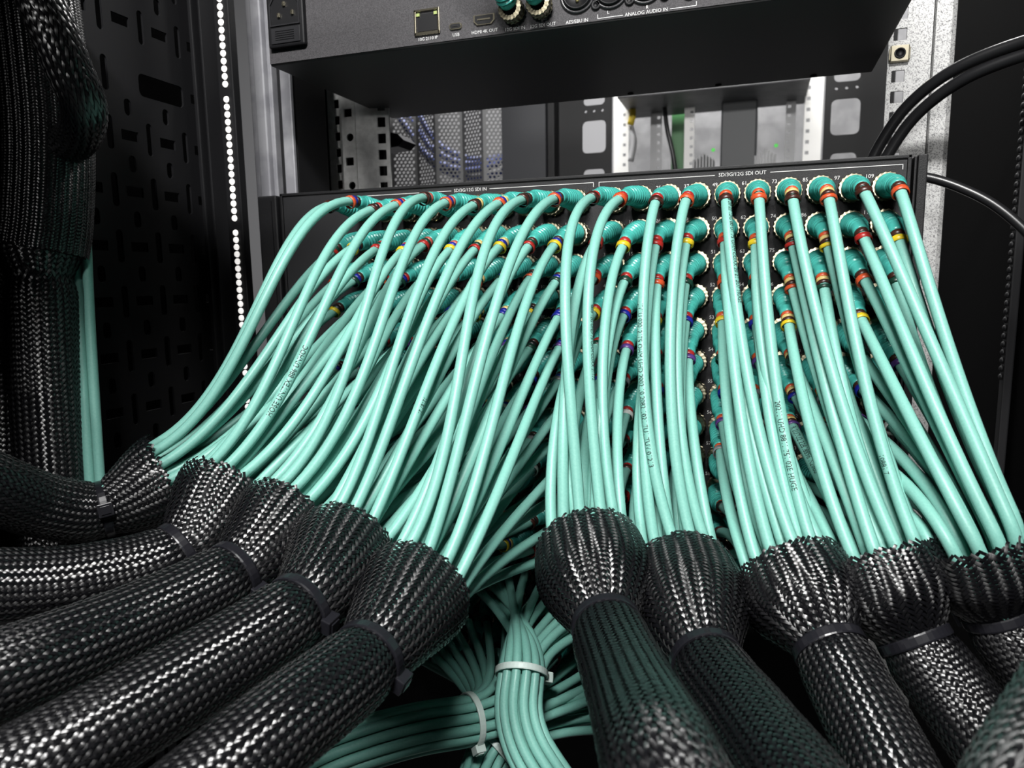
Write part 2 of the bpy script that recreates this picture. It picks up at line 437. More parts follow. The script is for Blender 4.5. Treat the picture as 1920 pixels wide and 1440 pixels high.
def sleeve_radius(st, rm, ball, body=BODY_R):
    def R(s):
        s = np.asarray(s, float)
        x = np.clip(s / st, 0, 1)
        if ball:
            k = np.where(x < 0.35, 1 - 0.16 * ((0.35 - x) / 0.35) ** 2, 0.5 + 0.5 * np.cos(np.pi * (np.clip(x, .35, 1) - 0.35) / 0.65))
        else:
            k = 0.5 + 0.5 * np.cos(np.pi * x ** 0.9)
            k = k * 0.75 + 0.25 * (1 - x)
        r = body + (rm - body) * k
        r = r - 0.0022 * np.exp(-((s - st) / 0.0065) ** 2)
        return r
    return R
def make_tie(name, label, P, st, R, strap_w, head_dir, material, group, thick=0.0012):
    """zip tie around the axis P at arc length st"""
    C = resample(P, np.array([st - 0.001, st, st + 0.001])); T = C[2] - C[0]; T /= np.linalg.norm(T)
    hd = np.array(head_dir, float); hd -= (hd @ T) * T; hd /= np.linalg.norm(hd); sd = np.cross(T, hd)
    t = thing(name, label, 'cable tie', tuple(C[1]), group)
    seg = 40; prof = [(-strap_w / 2, 0.0002), (-strap_w / 2, thick), (-strap_w / 2 * 0.7, thick * 1.2), (strap_w / 2 * 0.7, thick * 1.2), (strap_w / 2, thick), (strap_w / 2, 0.0002)]
    V = []
    for k in range(seg):
        a = 2 * math.pi * k / seg; e = math.cos(a) * hd + math.sin(a) * sd
        for (w, h) in prof: V.append(T * w + e * (R + h))
    npf = len(prof); F = []
    for k in range(seg):
        k2 = (k + 1) % seg
        for j in range(npf):
            j2 = (j + 1) % npf; F.append((k * npf + j, k * npf + j2, k2 * npf + j2, k2 * npf + j))
    link('strap', mesh_np('strap', V, np.array(F), False), material, t)
    b = Bm().box(-0.0040, 0.0040, -strap_w * 0.82, strap_w * 0.82, R - 0.0002, R + 0.0050, 0.0006)
    b.box(-0.0024, 0.0024, -strap_w * 0.5, strap_w * 0.5, R + 0.0040, R + 0.0057, 0.0002)
    h = b.obj('head', material, t)
    M = Matrix((tuple(sd), tuple(T), tuple(hd))).transposed()
    h.rotation_euler = M.to_euler()
    tl = Bm().box(-0.0012 - 0.004, -0.0004 - 0.003, -strap_w * 0.36, strap_w * 0.36, R - 0.002, R + 0.003).obj('tail', material, t)
    tl.rotation_euler = M.to_euler()
    return t
ROWS = ['top', 'second', 'third', 'fourth', 'fifth', 'sixth', 'seventh', 'eighth', 'ninth', 'tenth', 'eleventh', 'bottom']
COLS = ['first', 'second', 'third', 'fourth', 'fifth', 'sixth', 'seventh', 'eighth', 'ninth', 'last']
ORD = ['leftmost', 'second', 'third', 'fourth', 'fifth']
sleeves = {}
for key, pts in SL.items():
    out = key.startswith('OUT'); k = int(key[-1])
    P = catmull(pts, 30)
    d = P[-1] - P[-12]; d /= np.linalg.norm(d)
    P = np.vstack([P, P[-1] + d * np.array([[0.015], [0.03]])])
    st = float(arclen(P)[30])
    rm = 0.0305 if out else 0.0290
    Rf = sleeve_radius(st, rm, out)
    sleeves[key] = dict(P=P, st=st, R=Rf)
    side = 'right' if out else 'left'
    lab = ('black braided sleeve with flared mouth, %s of the five left sleeves' if not out else
           'black braided sleeve with rounded mouth, %s of the five right sleeves from the middle') % (ORD[k] if not out else ['first', 'second', 'third', 'fourth', 'fifth'][k])
    t = thing('braided_sleeve', lab, 'cable sleeve', tuple(P[30]), 'braided sleeves on the coax bundles')
    me = braid_mesh(P, Rf, ragged=0.0022, twist=rng.uniform(0, 6))
    o = link('braid', me, BRAID); under(t, o); o['kind'] = 'stuff'
    S = arclen(P); ss = np.linspace(st + 0.001, S[-1], 60)
    V, F = sweep(resample(P, ss), Rf(ss) - 0.0011, 20)
    under(t, link('shade_core', mesh_np('core', V, F), SHADE_CORE))  # black tube stands in for shaded cables seen through the braid
    hd = {'IN0': (0.32, -0.93, 0.14), 'IN1': (1, 0, -0.5), 'IN2': (1, 0, -0.4), 'IN3': (0.806, -0.518, -0.304), 'IN4': (0.706, -0.544, -0.454)}.get(key, (-0.4, 0.5, -1))
    make_tie('zip_tie', 'black zip tie around the neck of the %s %s braided sleeve' % (ORD[k] if not out else ['first', 'second', 'third', 'fourth', 'fifth'][k], side),
             P, st, BODY_R - 0.0018, 0.0050, hd, TIEBLACK, 'black zip ties on the sleeves')

# ------------------------------------------------------------------ the 240 coax cables
CABLE_R = 0.0031
DIG = ['black', 'brown', 'red', 'orange', 'yellow', 'green', 'blue', 'violet', 'grey', 'white']
collar_me = None
def hexslots():
    pts = [(0, 0)]
    out = []
    for ring, n, r in ((0, 3, 0.0042), (1, 9, 0.0120), (2, 12, 0.0200)):
        for k in range(n):
            a = 2 * math.pi * (k + 0.5 * (ring % 2)) / n + 0.2; out.append((r * math.cos(a), r * math.sin(a)))
    return out
SLOTS = sorted(hexslots(), key=lambda p: -p[1])
ring_cache = {}
def ring_mesh(r0, w):
    key = (round(r0, 5), round(w, 5))
    if key not in ring_cache:
        seg = 14; prof = [(-w / 2, r0), (-w / 2 * 0.75, r0 + 0.0006), (w / 2 * 0.75, r0 + 0.0006), (w / 2, r0)]
        V = []; F = []
        for k in range(seg):
            a = 2 * math.pi * k / seg
            for (t, r) in prof: V.append((r * math.cos(a), r * math.sin(a), t))
        for k in range(seg):
            k2 = (k + 1) % seg
            for j in range(len(prof) - 1): F.append((k * 4 + j, k2 * 4 + j, k2 * 4 + j + 1, k * 4 + j + 1))
        ring_cache[key] = (V, np.array(F))
    return ring_cache[key]
ring_me = {}
def add_ring(parent, color, p, T, N, r0, w):
    key = (color, round(r0, 5), round(w, 5))
    if key not in ring_me:
        V, F = ring_mesh(r0, w); me = mesh_np('marker_ring', V, F); me.materials.append(RING[color]); ring_me[key] = me
    o = bpy.data.objects.new('marker_ring', ring_me[key]); COL.objects.link(o)
    B = np.cross(T, N)
    M = Matrix((tuple(N), tuple(B), tuple(T))).transposed().to_4x4(); M.translation = Vector(p)
    o.parent = parent; o.matrix_local = M
    return o
BOOT_S0, BOOT_S1 = 0.0115, 0.0470
PREFIX_OUT = [['red'], ['red'], ['orange'], ['orange', 'cream', 'brown'], ['brown']]
PREFIX_IN = [['brown', 'MID'], ['red', 'MID'], ['pink', 'MID'], ['cream', 'MID'], ['brown', 'MID']]
def boot_mesh(P, s, S0, S1):
    n = 58
    ss = np.linspace(S0, S1, n); x = (ss - S0) / (S1 - S0)
    r = np.interp(x, [0, 0.04, 0.10, 0.16, 0.80, 0.84, 0.97, 1.0], [0.0056, 0.0063, 0.0066, 0.0065, 0.0050, 0.0047, 0.0046, 0.0040])
    rib = np.where((x > 0.14) & (x < 0.82), 0.00095 * (np.cos((x - 0.14) / 0.68 * 2 * np.pi * 8)), 0)
    V, F = sweep(resample(P, ss), r + rib, 16)
    return mesh_np('boot', V, F)
def coax(path, origin, label, group, rings, n_side=10, name='coax_cable'):
    """path: polyline from the connector; builds plug collar, boot, rings and jacket"""
    global collar_me
    t = thing(name, label, 'cable', tuple(origin), group)
    P = path - origin
    S = arclen(P); L = S[-1]
    if collar_me is None:
        o = Bm().lathe([(0.0030, 0.0066), (0.0033, 0.0086), (0.0050, 0.0089), (0.0054, 0.0082), (0.0080, 0.0082), (0.0084, 0.0089), (0.0118, 0.0089), (0.0124, 0.0085), (0.0126, 0.0055)], seg=36, knurl=0.07).obj('plug_collar', COLLAR, t, False)
        collar_me = o.data
    else:
        link('plug_collar', collar_me, None, t)
    link('boot', boot_mesh(P, S, BOOT_S0, BOOT_S1), BOOT, t)
    ss = np.concatenate([[BOOT_S1 - 0.003], np.linspace(BOOT_S1, L, max(24, int((L - BOOT_S1) / 0.0048)))])
    Pj = resample(P, ss)
    V, F = sweep(Pj, CABLE_R, n_side)
    jk = link('jacket', mesh_np('jacket', V, F), TEAL, t)
    s0 = BOOT_S1 + 0.0012
    for k, c in enumerate(rings):
        last = k == len(rings) - 1
        w = 0.0036 if len(rings) < 3 else (0.0031 if len(rings) < 4 else 0.0025)
        q = resample(P, np.array([s0 - 0.0005, s0, s0 + 0.0005])); T = q[2] - q[0]; T /= np.linalg.norm(T)
        N = np.array([0, -0.3, 1.0]); N -= (N @ T) * T; N /= np.linalg.norm(N)
        if last:
            ang = random.uniform(-0.2, 0.2) - 0.16
            T = T * math.cos(ang) + N * math.sin(ang); N -= (N @ T) * T; N /= np.linalg.norm(N)
        add_ring(t, c, q[1] + (N * -0.0007 if last else 0), T, N, CABLE_R + (0.0011 if last else 0.00035), w)
        s0 += w + 0.0001
    return t, jk, Pj
cables = {}
for bank in ('IN', 'OUT'):
    for c in range(10):
        si, sub = c // 2, c % 2
        sl = sleeves[bank + str(si)]; P = sl['P']; S = arclen(P)
        # cross-section frame at the mouth
        q = resample(P, np.array([0, 0.010])); Tm = q[1] - q[0]; Tm /= np.linalg.norm(Tm)
        upv = np.array([0, -0.15, 1.0]); upv -= (upv @ Tm) * Tm; upv /= np.linalg.norm(upv)
        sd = np.cross(Tm, upv)
        if sd[0] < 0: sd = -sd
        for r in range(12):
            p0 = conn_pos(bank, c, r)
            pair = sorted(SLOTS[2 * r:2 * r + 2]); sx, sz = pair[sub]
            jit = rng.normal(0, 0.0007, 2)
            slot = (sx + jit[0]) * sd + (sz + jit[1]) * upv
            m0 = P[0] + slot * 1.0
            st = sl['st']
            inner = resample(P, np.array([st * 0.35, st * 0.7, st * 1.0, st + 0.012]))
            pin = [inner[0] + slot * 0.90, inner[1] + slot * 0.70, inner[2] + slot * 0.55, inner[3] + slot * 0.55]
            pb = p0 + np.array([0, -0.024, 0])
            D = np.linalg.norm(m0 - pb)
            if bank == 'IN':
                if c < 2: k0, tx, tz, k1, e1 = 1.30, -0.16, 0.26, 1.0, (-0.6, -0.5, -0.3)
                elif c < 6: k0, tx, tz, k1, e1 = 1.25, -0.20, 0.14, 1.0, (-0.6, -0.6, -0.6)
                else: k0, tx, tz, k1, e1 = 1.15, -0.12, 0.06, 0.8, (-0.2, -0.6, -0.6)
            else:
                if c < 2: k0, tx, tz, k1, e1 = 1.15, -0.26, 0.06, 1.2, (0.2, -0.3, -0.9)
                elif c < 4: k0, tx, tz, k1, e1 = 0.34, -0.12, 0.0, 1.15, (0.35, -0.33, -1.0)
                else: k0, tx, tz, k1, e1 = 0.30, 0.02, 0.0, 1.2, (0.42, -0.6, -1.0)
            if bank == 'OUT' and c >= 2:
                nose = 0.046 if r == 0 else max(0.026, 0.042 - 0.004 * r)
                pb = p0 + np.array([tx * 0.5, -1.0, -0.08]) * nose
                D = np.linalg.norm(m0 - pb)
                if r == 0: tz = -0.22
                if r > 0: k0 = 0.32; tz = -0.07 - 0.05 * min(r, 7)
            elif r > 0:
                k0 = max(0.45, k0 * (0.86 - 0.05 * r)); tz = tz * 0.3 - 0.14 - 0.03 * min(r, 5); tx *= 0.8; k1 *= max(0.75, 0.95 - 0.03 * r)
            k0 *= 1.0 + 0.06 * rng.normal(); k1 *= 1.0 + 0.05 * rng.normal()
            t0 = np.array([tx + 0.04 * rng.normal(), -1, tz + 0.05 * rng.normal()]); t0 /= np.linalg.norm(t0)
            t1 = np.array(e1, float) + 0.06 * rng.normal(size=3); t1 /= np.linalg.norm(t1)
            H = hermite(pb, t0 * D * k0, m0, t1 * D * k1, 40)
            path = np.vstack([p0 + np.array([0, -0.001, 0]), p0 + np.array([0, -0.012, 0]), H, np.array(pin)])
            path = resample(path, np.linspace(0, arclen(path)[-1], 90))
            for _ in range(2): path[1:-1] = 0.25 * path[:-2] + 0.5 * path[1:-1] + 0.25 * path[2:]
            num = r + 1 + 12 * sub
            code = DIG[num % 10] if num not in (10, 20) else 'black'
            if bank == 'OUT':
                rings = list(PREFIX_OUT[si]) + [code]
                if num >= 20 or num in (10, 11, 12): rings = rings[-3:]
            else:
                mid = {0: 'black', 1: 'blue'}[sub] if r != 1 else ('green' if sub == 0 else 'blue')
                rings = [PREFIX_IN[si][0], mid, code]
            lab = 'teal coax cable, %s column of the SDI %s block, %s row, %s end ring' % (COLS[c], bank, ROWS[r], code)
            cables[(bank, c, r)] = coax(path, p0, lab, 'teal coax cables on the SDI %s block' % bank, rings)

# black ink print running along some jackets
def print_along(key, body, s_frac, size=0.0042, ang_off=0.0, flip=False):
    t, jk, Pj = cables[key]
    org = np.array(t.location)
    S = arclen(Pj); s_at = S[-1] * s_frac
    V, F = text_geo(body, size, 'LEFT')
    V = np.array(V); 
    x = V[:, 0] * 0.85; y = V[:, 1]
    if flip: x = x.max() - x; y = -y
    ss = np.clip(s_at + x, 0, S[-1])
    T, N, B = frames(resample(Pj, np.linspace(0, S[-1], 200)))
    sg = np.linspace(0, S[-1], 200)
    C = resample(Pj, ss)
    Ti = np.stack([np.interp(ss, sg, T[:, k]) for k in range(3)], 1)
    view = CAM_P - (C + org); view -= (view * Ti).sum(1)[:, None] * Ti; view /= np.linalg.norm(view, axis=1)[:, None]
    lat = np.cross(view, Ti)
    a = y / CABLE_R + ang_off
    W = C + (CABLE_R + 0.00012) * (np.cos(a)[:, None] * view + np.sin(a)[:, None] * lat)
    me = bpy.data.meshes.new('printed_lettering'); me.from_pydata([tuple(v) for v in W], [], F); me.update()
    link('printed_lettering', me, INK, jk)
print_along(('IN', 3, 0), 'HOSE UNITEX 886 UNHOC', 0.50, size=0.0046, flip=True)
print_along(('IN', 7, 1), '12187 21', 0.50, size=0.0034, ang_off=0.5)
print_along(('OUT', 2, 0), 'JIVIIU 02012175 OHM UHD 2002 10 2082 1021 7U1 TUV 01213', 0.28, size=0.0042, ang_off=-0.55)
print_along(('OUT', 1, 0), '4855 12G UHD 75 OHM COAX 21172', 0.35, size=0.0032, ang_off=0.85)
print_along(('OUT', 4, 0), '18 20 2E 12G 00 U1 75 OHM COAX 20 21 2U7 HUGE', 0.03, size=0.0036, ang_off=0.75)
print_along(('OUT', 5, 0), '20211 UHD 8811 751 02E HUGE', 0.50, size=0.0042, ang_off=-0.3)
print_along(('OUT', 6, 1), '22 81 75 00 U1 12G 20 21 88 02 11', 0.05, size=0.0036, ang_off=0.6)
print_along(('OUT', 6, 6), 'R 2U7U2 22818896 N2688', 0.10, size=0.0046, ang_off=0.0)
print_along(('OUT', 7, 0), '10881 7', 0.62, size=0.0038, ang_off=-0.6)
print_along(('OUT', 9, 2), '4.21', 0.85, size=0.0040)
# ------------------------------------------------------------------ router below with its three tied bundles
lower = thing('video_router', 'dark second router below, half hidden under the tied teal bundles', 'router', (-0.124, 0.06, -0.55))
under(lower, Bm().box(PX0, PX1, 0.05, 0.18, -0.545, -0.272, 0.001).obj('chassis', BLACKMETAL))
def low_bundle(key, axis, starts, tie_pt, label_c, label_t, n_slots_r=0.0085, straps=(0.5,)):
    P = catmull(axis, 24); S = arclen(P)
    d = P[-1] - P[-8]; d /= np.linalg.norm(d); P = np.vstack([P, P[-1] + d * np.array([[0.03], [0.07]])])
    st = float(S[24])
    q = resample(P, np.array([st, st + 0.004])); T = q[1] - q[0]; T /= np.linalg.norm(T)
    up = np.array([0.2, -0.6, 0.8]); up -= (up @ T) * T; up /= np.linalg.norm(up); sd = np.cross(T, up)
    n = len(starts); slots = []
    rings = [(1, 0.0), (6, 0.0066), (12, 0.0130)]
    for cnt, rr in rings:
        for k in range(cnt):
            a = 2 * math.pi * k / cnt + 0.3; slots.append((rr * math.cos(a), rr * math.sin(a)))
    slots = slots[:n] if n <= 19 else slots
    Rb = 0.0102 if n <= 7 else 0.0166
    # match starts to slots by direction
    tie = resample(P, np.array([st]))[0]
    def ang(v): return math.atan2(v @ up, v @ sd)
    outer = sorted(range(len(slots)), key=lambda i: (math.hypot(*slots[i]) < 0.001, math.atan2(slots[i][1], slots[i][0])))
    order = sorted(range(n), key=lambda i: ang(np.array(starts[i]) - tie))
    tail_s = np.linspace(st, arclen(P)[-1], 40); tail = resample(P, tail_s)
    Tt, Nt, Bt = frames(tail)
    for j, i in enumerate(order):
        sl = slots[outer[j]] if j < len(outer) else slots[j % len(slots)]
        off0 = sl[0] * sd + sl[1] * up
        # carry the offset along the axis
        a0, b0 = off0 @ Nt[0], off0 @ Bt[0]
        body = tail + a0 * Nt + b0 * Bt
        p0 = np.array(starts[i], float)
        pb = p0 + np.array([0, -0.024, 0])
        D = np.linalg.norm(body[0] - pb)
        H = hermite(pb, np.array([0, -1, -0.15]) * D * 0.55, body[0], T * D * 0.8, 30)
        path = np.vstack([p0 + np.array([0, -0.001, 0]), p0 + np.array([0, -0.012, 0]), H, body[1:]])
        path = resample(path, np.linspace(0, arclen(path)[-1], 80))
        for _ in range(2): path[1:-1] = 0.25 * path[:-2] + 0.5 * path[1:-1] + 0.25 * path[2:]
        coax(path, p0, label_c, 'teal cables tied in the %s' % key, ['black', 'brown'])
    make_tie('zip_tie', label_t, P, st, Rb - 0.0003, 0.0042, (0.8, 0.1, -0.6), TIEWHITE, 'white zip ties on the lower bundles')
def row(x0, x1, z, n): return [(x, 0.05, z) for x in np.linspace(x0, x1, n)]
low_bundle('upright lower bundle', [(-0.1265, -0.0673, -0.3006), (-0.1202, -0.0933, -0.3198), (-0.1184, -0.1061, -0.3377), (-0.1089, -0.1162, -0.3553), (-0.0894, -0.1233, -0.3754)],
           row(-0.225, -0.055, -0.288, 10) + row(-0.20, -0.04, -0.311, 9), None,
           'teal coax cable in the upright tied bundle below the sleeves', 'white zip tie around the upright teal bundle, nearest the centre')
low_bundle('sideways lower bundle', [(-0.1316, -0.081, -0.3536), (-0.151, -0.1085, -0.3502), (-0.1756, -0.1323, -0.3457), (-0.2004, -0.1567, -0.3448), (-0.2229, -0.1808, -0.3468), (-0.2447, -0.2208, -0.3498)],
           row(-0.285, -0.17, -0.334, 7) + row(-0.13, 0.01, -0.334, 7) + row(-0.20, -0.12, -0.357, 5), None,
           'teal coax cable in the tied bundle running to the left, bottom edge', 'white zip tie around the teal bundle that runs sideways')
low_bundle('hanging lower bundle', [(-0.1273, -0.0772, -0.3733), (-0.1402, -0.093, -0.3776), (-0.1459, -0.1026, -0.3922), (-0.1484, -0.1121, -0.4135)],
           row(-0.12, 0.02, -0.380, 7) + row(-0.11, 0.02, -0.403, 6) + row(-0.27, -0.20, -0.380, 4), None,
           'teal coax cable in the short hanging bundle at the bottom edge', 'white zip tie on the lowest teal bundle, cut by the bottom edge')

# ------------------------------------------------------------------ loose sleeves and cables at the sides
def loose_sleeve(pts, label, r=BODY_R, n=54, du=0.7, mouth=None):
    P = catmull(pts, 30)
    if mouth: Rf = sleeve_radius(mouth, r * 1.25, False, r)
    else: Rf = lambda s: np.full(np.shape(s), r)
    t = thing('braided_sleeve', label, 'cable sleeve', tuple(P[len(P) // 2]), 'braided sleeves hanging at the sides')
    o = link('braid', braid_mesh(P, Rf, n=n, du=du), BRAID); under(t, o); o['kind'] = 'stuff'
    V, F = sweep(P[::4], Rf(arclen(P)[::4]) - 0.0011, 18); under(t, link('shade_core', mesh_np('core', V, F), SHADE_CORE))  # includes the black tube that paints the shade inside
    return t
loose_sleeve([(-0.41, -0.175, -0.036), (-0.408, -0.178, -0.068), (-0.402, -0.186, -0.121), (-0.394, -0.195, -0.18), (-0.386, -0.203, -0.22)], 'dark braided sleeve hanging upright beside the thin teal pair at the left', r=0.020, n=52, mouth=0.02)
loose_sleeve([(-0.462, -0.1646, -0.0401), (-0.4553, -0.1762, -0.0999), (-0.4466, -0.1876, -0.1586), (-0.4346, -0.2011, -0.2109)], 'dark braided sleeve at the very left edge, halfway up', r=0.019, n=50)
loose_sleeve([(-0.3463, -0.2172, 0.1078), (-0.3375, -0.2132, 0.0794), (-0.3353, -0.2054, 0.056), (-0.3399, -0.1939, 0.0368), (-0.3718, -0.1744, 0.0262), (-0.4279, -0.1509, 0.0266)], 'braided sleeve curving in from the top left corner', r=0.0115, n=36)
loose_sleeve([(-0.4218, -0.155, 0.1353), (-0.4138, -0.16, 0.0781), (-0.4091, -0.165, 0.0272), (-0.4083, -0.172, -0.0172), (-0.41, -0.176, -0.0394)], 'wide unlit braided sleeve hanging behind the curving one, top left', r=0.028, n=70)
loose_sleeve([(0.192, -0.15, -0.02), (0.168, -0.225, -0.10), (0.1265, -0.2725, -0.1486), (0.1116, -0.2917, -0.1706), (0.0964, -0.3099, -0.1852), (0.0856, -0.3255, -0.1932), (0.0776, -0.3355, -0.2051)], 'blurred braided sleeve close to the lens in the bottom right corner', r=0.016, n=48)
TP = [(-0.4579, -0.1086, 0.1595), (-0.4402, -0.1195, 0.1188), (-0.4082, -0.1476, 0.0038), (-0.3921, -0.1661, -0.0826), (-0.3756, -0.1839, -0.1652), (-0.3661, -0.1934, -0.2134)]
for k, lab in enumerate(('left strand of the thin upright teal cable pair by the slotted plate', 'right strand of the thin upright teal cable pair by the slotted plate')):
    o = tube('coax_cable', [(x + 0.0062 * k, y + 0.002 * k, z) for x, y, z in TP], CABLE_R, TEAL); tag(o, lab, 'cable', 'upright teal cables at the left')
BK = [(0.0979, 0.1241, 0.0152), (0.1036, 0.1183, 0.034), (0.1201, 0.1068, 0.0615), (0.1454, 0.0863, 0.0799), (0.1804, 0.0676, 0.0888), (0.2103, 0.0457, 0.0877)]
o = tube('power_cable', BK, 0.0042, BLACKCABLE); tag(o, 'upper of two thick black cables arching right across the galvanised rail', 'cable', 'black cables on the right')
o = tube('power_cable', [(x + 0.006, y - 0.002, z - 0.0075) for x, y, z in BK], 0.0042, BLACKCABLE); tag(o, 'lower of two thick black cables arching right across the galvanised rail', 'cable', 'black cables on the right')
o = tube('power_cable', [(0.112, 0.05, 0.0045), (0.1258, 0.0463, 0.0026), (0.1437, 0.0405, -0.0056), (0.1626, 0.0343, -0.0184), (0.1807, 0.0268, -0.0379), (0.1998, 0.0186, -0.0647)], 0.0032, BLACKCABLE)
tag(o, 'single black cable leaving the right ear of the router', 'cable', 'black cables on the right')

# ------------------------------------------------------------------ device above
dev = thing('rack_device', 'grey rack unit above the gap, back panel with labelled sockets', 'rack device', (-0.125, 0.08, 0.112))
DX0, DX1, DZ0, DZ1 = -0.3575, 0.1075, 0.112, 0.200
under(dev, Bm().box(DX0, DX1, 0.0, 0.205, DZ0, DZ1, 0.0012).obj('chassis', mat('grey_chassis_paint', (0.055, 0.053, 0.056), 0.5, spec=0.4, bump=(2400, 0.2))))
under(dev, Bm().box(DX0 + 0.0006, DX1 - 0.0006, -0.0012, -0.0002, DZ0 + 0.0012, DZ1).obj('rear_panel', DEVMETAL))
for x in (-0.10, -0.02, 0.06): under(dev, Bm().lathe([(-0.0006, 0.003), (0.0, 0.0026), (0.0, 0.0)], 'z', (x, 0.196, DZ0), 12).obj('foot_screw', BLACKMETAL))
Y0 = -0.0012
# mains inlet
inl = Bm().box(-0.3540, -0.3205, Y0 - 0.0045, Y0, 0.1235, 0.172, 0.0014).obj('mains_inlet', DEEPBLACK); under(dev, inl)
def sub(parent_obj, o):
    o.parent = parent_obj; o.matrix_parent_inverse = parent_obj.matrix_basis.inverted() if False else Matrix.Identity(4); return o
b = Bm()
pts = [(-0.3510, 0.139), (-0.3236, 0.139), (-0.3236, 0.155), (-0.3275, 0.1605), (-0.3471, 0.1605), (-0.3510, 0.155)]
pin_ = [(-0.3373 + (x + 0.3373) * 0.93, 0.1497 + (z - 0.1497) * 0.92) for x, z in pts]
ring_o = [b.bm.verts.new((x, Y0 - 0.0056, z)) for x, z in pts]; ring_i = [b.bm.verts.new((x, Y0 - 0.0056, z)) for x, z in pin_]
ring_b = [b.bm.verts.new((x, Y0 - 0.0046, z)) for x, z in pin_]; ring_ob = [b.bm.verts.new((x, Y0 - 0.0040, z)) for x, z in pts]
for i in range(6):
    j = (i + 1) % 6
    b.bm.faces.new((ring_o[i], ring_o[j], ring_i[j], ring_i[i])); b.bm.faces.new((ring_i[i], ring_i[j], ring_b[j], ring_b[i])); b.bm.faces.new((ring_ob[i], ring_ob[j], ring_o[j], ring_o[i]))
sub(inl, b.obj('socket_rim', mat('black_gloss_plastic', (0.02, 0.02, 0.022), 0.3, spec=0.5)))
for x, z in ((-0.3373, 0.1545), (-0.3425, 0.1465), (-0.3300, 0.1475)):
    sub(inl, Bm().box(x - 0.0011, x + 0.0011, Y0 - 0.0062, Y0 - 0.0046, z - 0.0016, z + 0.0016, 0.0002).obj('pin', NICKEL))
b = Bm()
b.box(-0.3505, -0.3240, Y0 - 0.0053, Y0 - 0.0044, 0.1260, 0.1375, 0.0003)
for k in range(5): b.box(-0.3465, -0.3290, Y0 - 0.0058, Y0 - 0.0052, 0.1285 + k * 0.0016, 0.1292 + k * 0.0016)
sub(inl, b.obj('fuse_drawer', MATS['black_gloss_plastic']))
# network socket
rj = Bm()
for q in ((-0.2275, -0.2260, 0.1190, 0.1368), (-0.2085, -0.2070, 0.1190, 0.1368), (-0.2275, -0.2070, 0.1355, 0.1370), (-0.2275, -0.2070, 0.1190, 0.1212)):
    rj.box(q[0], q[1], Y0 - 0.0016, Y0 + 0.0, q[2], q[3], 0.0003)
rj = rj.obj('network_socket', NICKEL); under(dev, rj)
sub(rj, Bm().prism([(-0.2255, 0.1218), (-0.2090, 0.1218), (-0.2090, 0.1315), (-0.2120, 0.1315), (-0.2120, 0.1340), (-0.2225, 0.1340), (-0.2225, 0.1315), (-0.2255, 0.1315)], Y0 - 0.0008, Y0 - 0.0002).obj('opening', DEEPBLACK))
for x in (-0.2243, -0.2102): sub(rj, Bm().box(x - 0.0013, x + 0.0013, Y0 - 0.0012, Y0 - 0.0002, 0.1324, 0.1345).obj('indicator', mat('dim_indicator', (0.30, 0.36, 0.12), 0.5)))
# usb, hdmi
us = Bm().prism(rrect(-0.1945, 0.1222, 0.0098, 0.0044, 0.0021), Y0 - 0.0012, Y0).obj('usb_socket', NICKEL); under(dev, us)
sub(us, Bm().prism(rrect(-0.1945, 0.1222, 0.0082, 0.0028, 0.0013), Y0 - 0.0014, Y0 - 0.0011).obj('opening', DEEPBLACK))
sub(us, Bm().box(-0.1972, -0.1918, Y0 - 0.0017, Y0 - 0.0013, 0.1219, 0.1225).obj('tongue', BLACKMETAL))
hx, hz = -0.1722, 0.1240
def hd(s): return [(hx - 0.0055 * s, hz - 0.0034 * s), (hx + 0.0055 * s, hz - 0.0034 * s), (hx + 0.0082 * s, hz - 0.0008 * s), (hx + 0.0082 * s, hz + 0.0034 * s), (hx - 0.0082 * s, hz + 0.0034 * s), (hx - 0.0082 * s, hz - 0.0008 * s)]
hm = Bm().prism(hd(1.0), Y0 - 0.0012, Y0).obj('hdmi_socket', NICKEL); under(dev, hm)
sub(hm, Bm().prism(hd(0.84), Y0 - 0.0014, Y0 - 0.0011).obj('opening', DEEPBLACK))
sub(hm, Bm().box(hx - 0.005, hx + 0.005, Y0 - 0.0018, Y0 - 0.0013, hz - 0.0004, hz + 0.0006).obj('tongue', NICKEL))
# xlr sockets and jack
for i, (x, z) in enumerate(((-0.1035, 0.1318), (-0.0805, 0.1318), (-0.0572, 0.1318))):
    xo = Bm().lathe([(0, 0.0125), (0.0012, 0.0125), (0.0016, 0.0118), (0.0016, 0.0108), (0.0004, 0.0104), (0.0004, 0.0100)], '-y', (x, Y0, z), 32).obj('xlr_socket', XLRRING, None, True); under(dev, xo)
    sub(xo, Bm().lathe([(0.0006, 0.0104), (0.0030, 0.0098), (0.0030, 0.0088), (0.0010, 0.0086), (0.0010, 0.0)], '-y', (x, Y0, z), 32).obj('insert', DEEPBLACK, None, True))
    sub(xo, Bm().lathe([(0.0008, 0.0012), (0.0022, 0.0012), (0.0022, 0.0)], '-y', (x, Y0, z - 0.004), 10).obj('contact', GOLD, None, True))
    sub(xo, Bm().lathe([(0, 0.0034), (0.0012, 0.0034), (0.0016, 0.0028), (0.0016, 0.0016), (0.0008, 0.0014), (0.0008, 0.0)], '-y', (x + 0.0128, Y0, z - 0.0085), 14).obj('latch_screw', BLACKMETAL, None, True))
under(dev, Bm().lathe([(0, 0.0045), (0.002, 0.0045), (0.002, 0.0025), (0.0004, 0.0025), (0.0004, 0)], '-y', (-0.0285, Y0, 0.1235), 18).obj('jack_socket', DEEPBLACK, None, True))
pr = Print(Y0 - 0.0002)
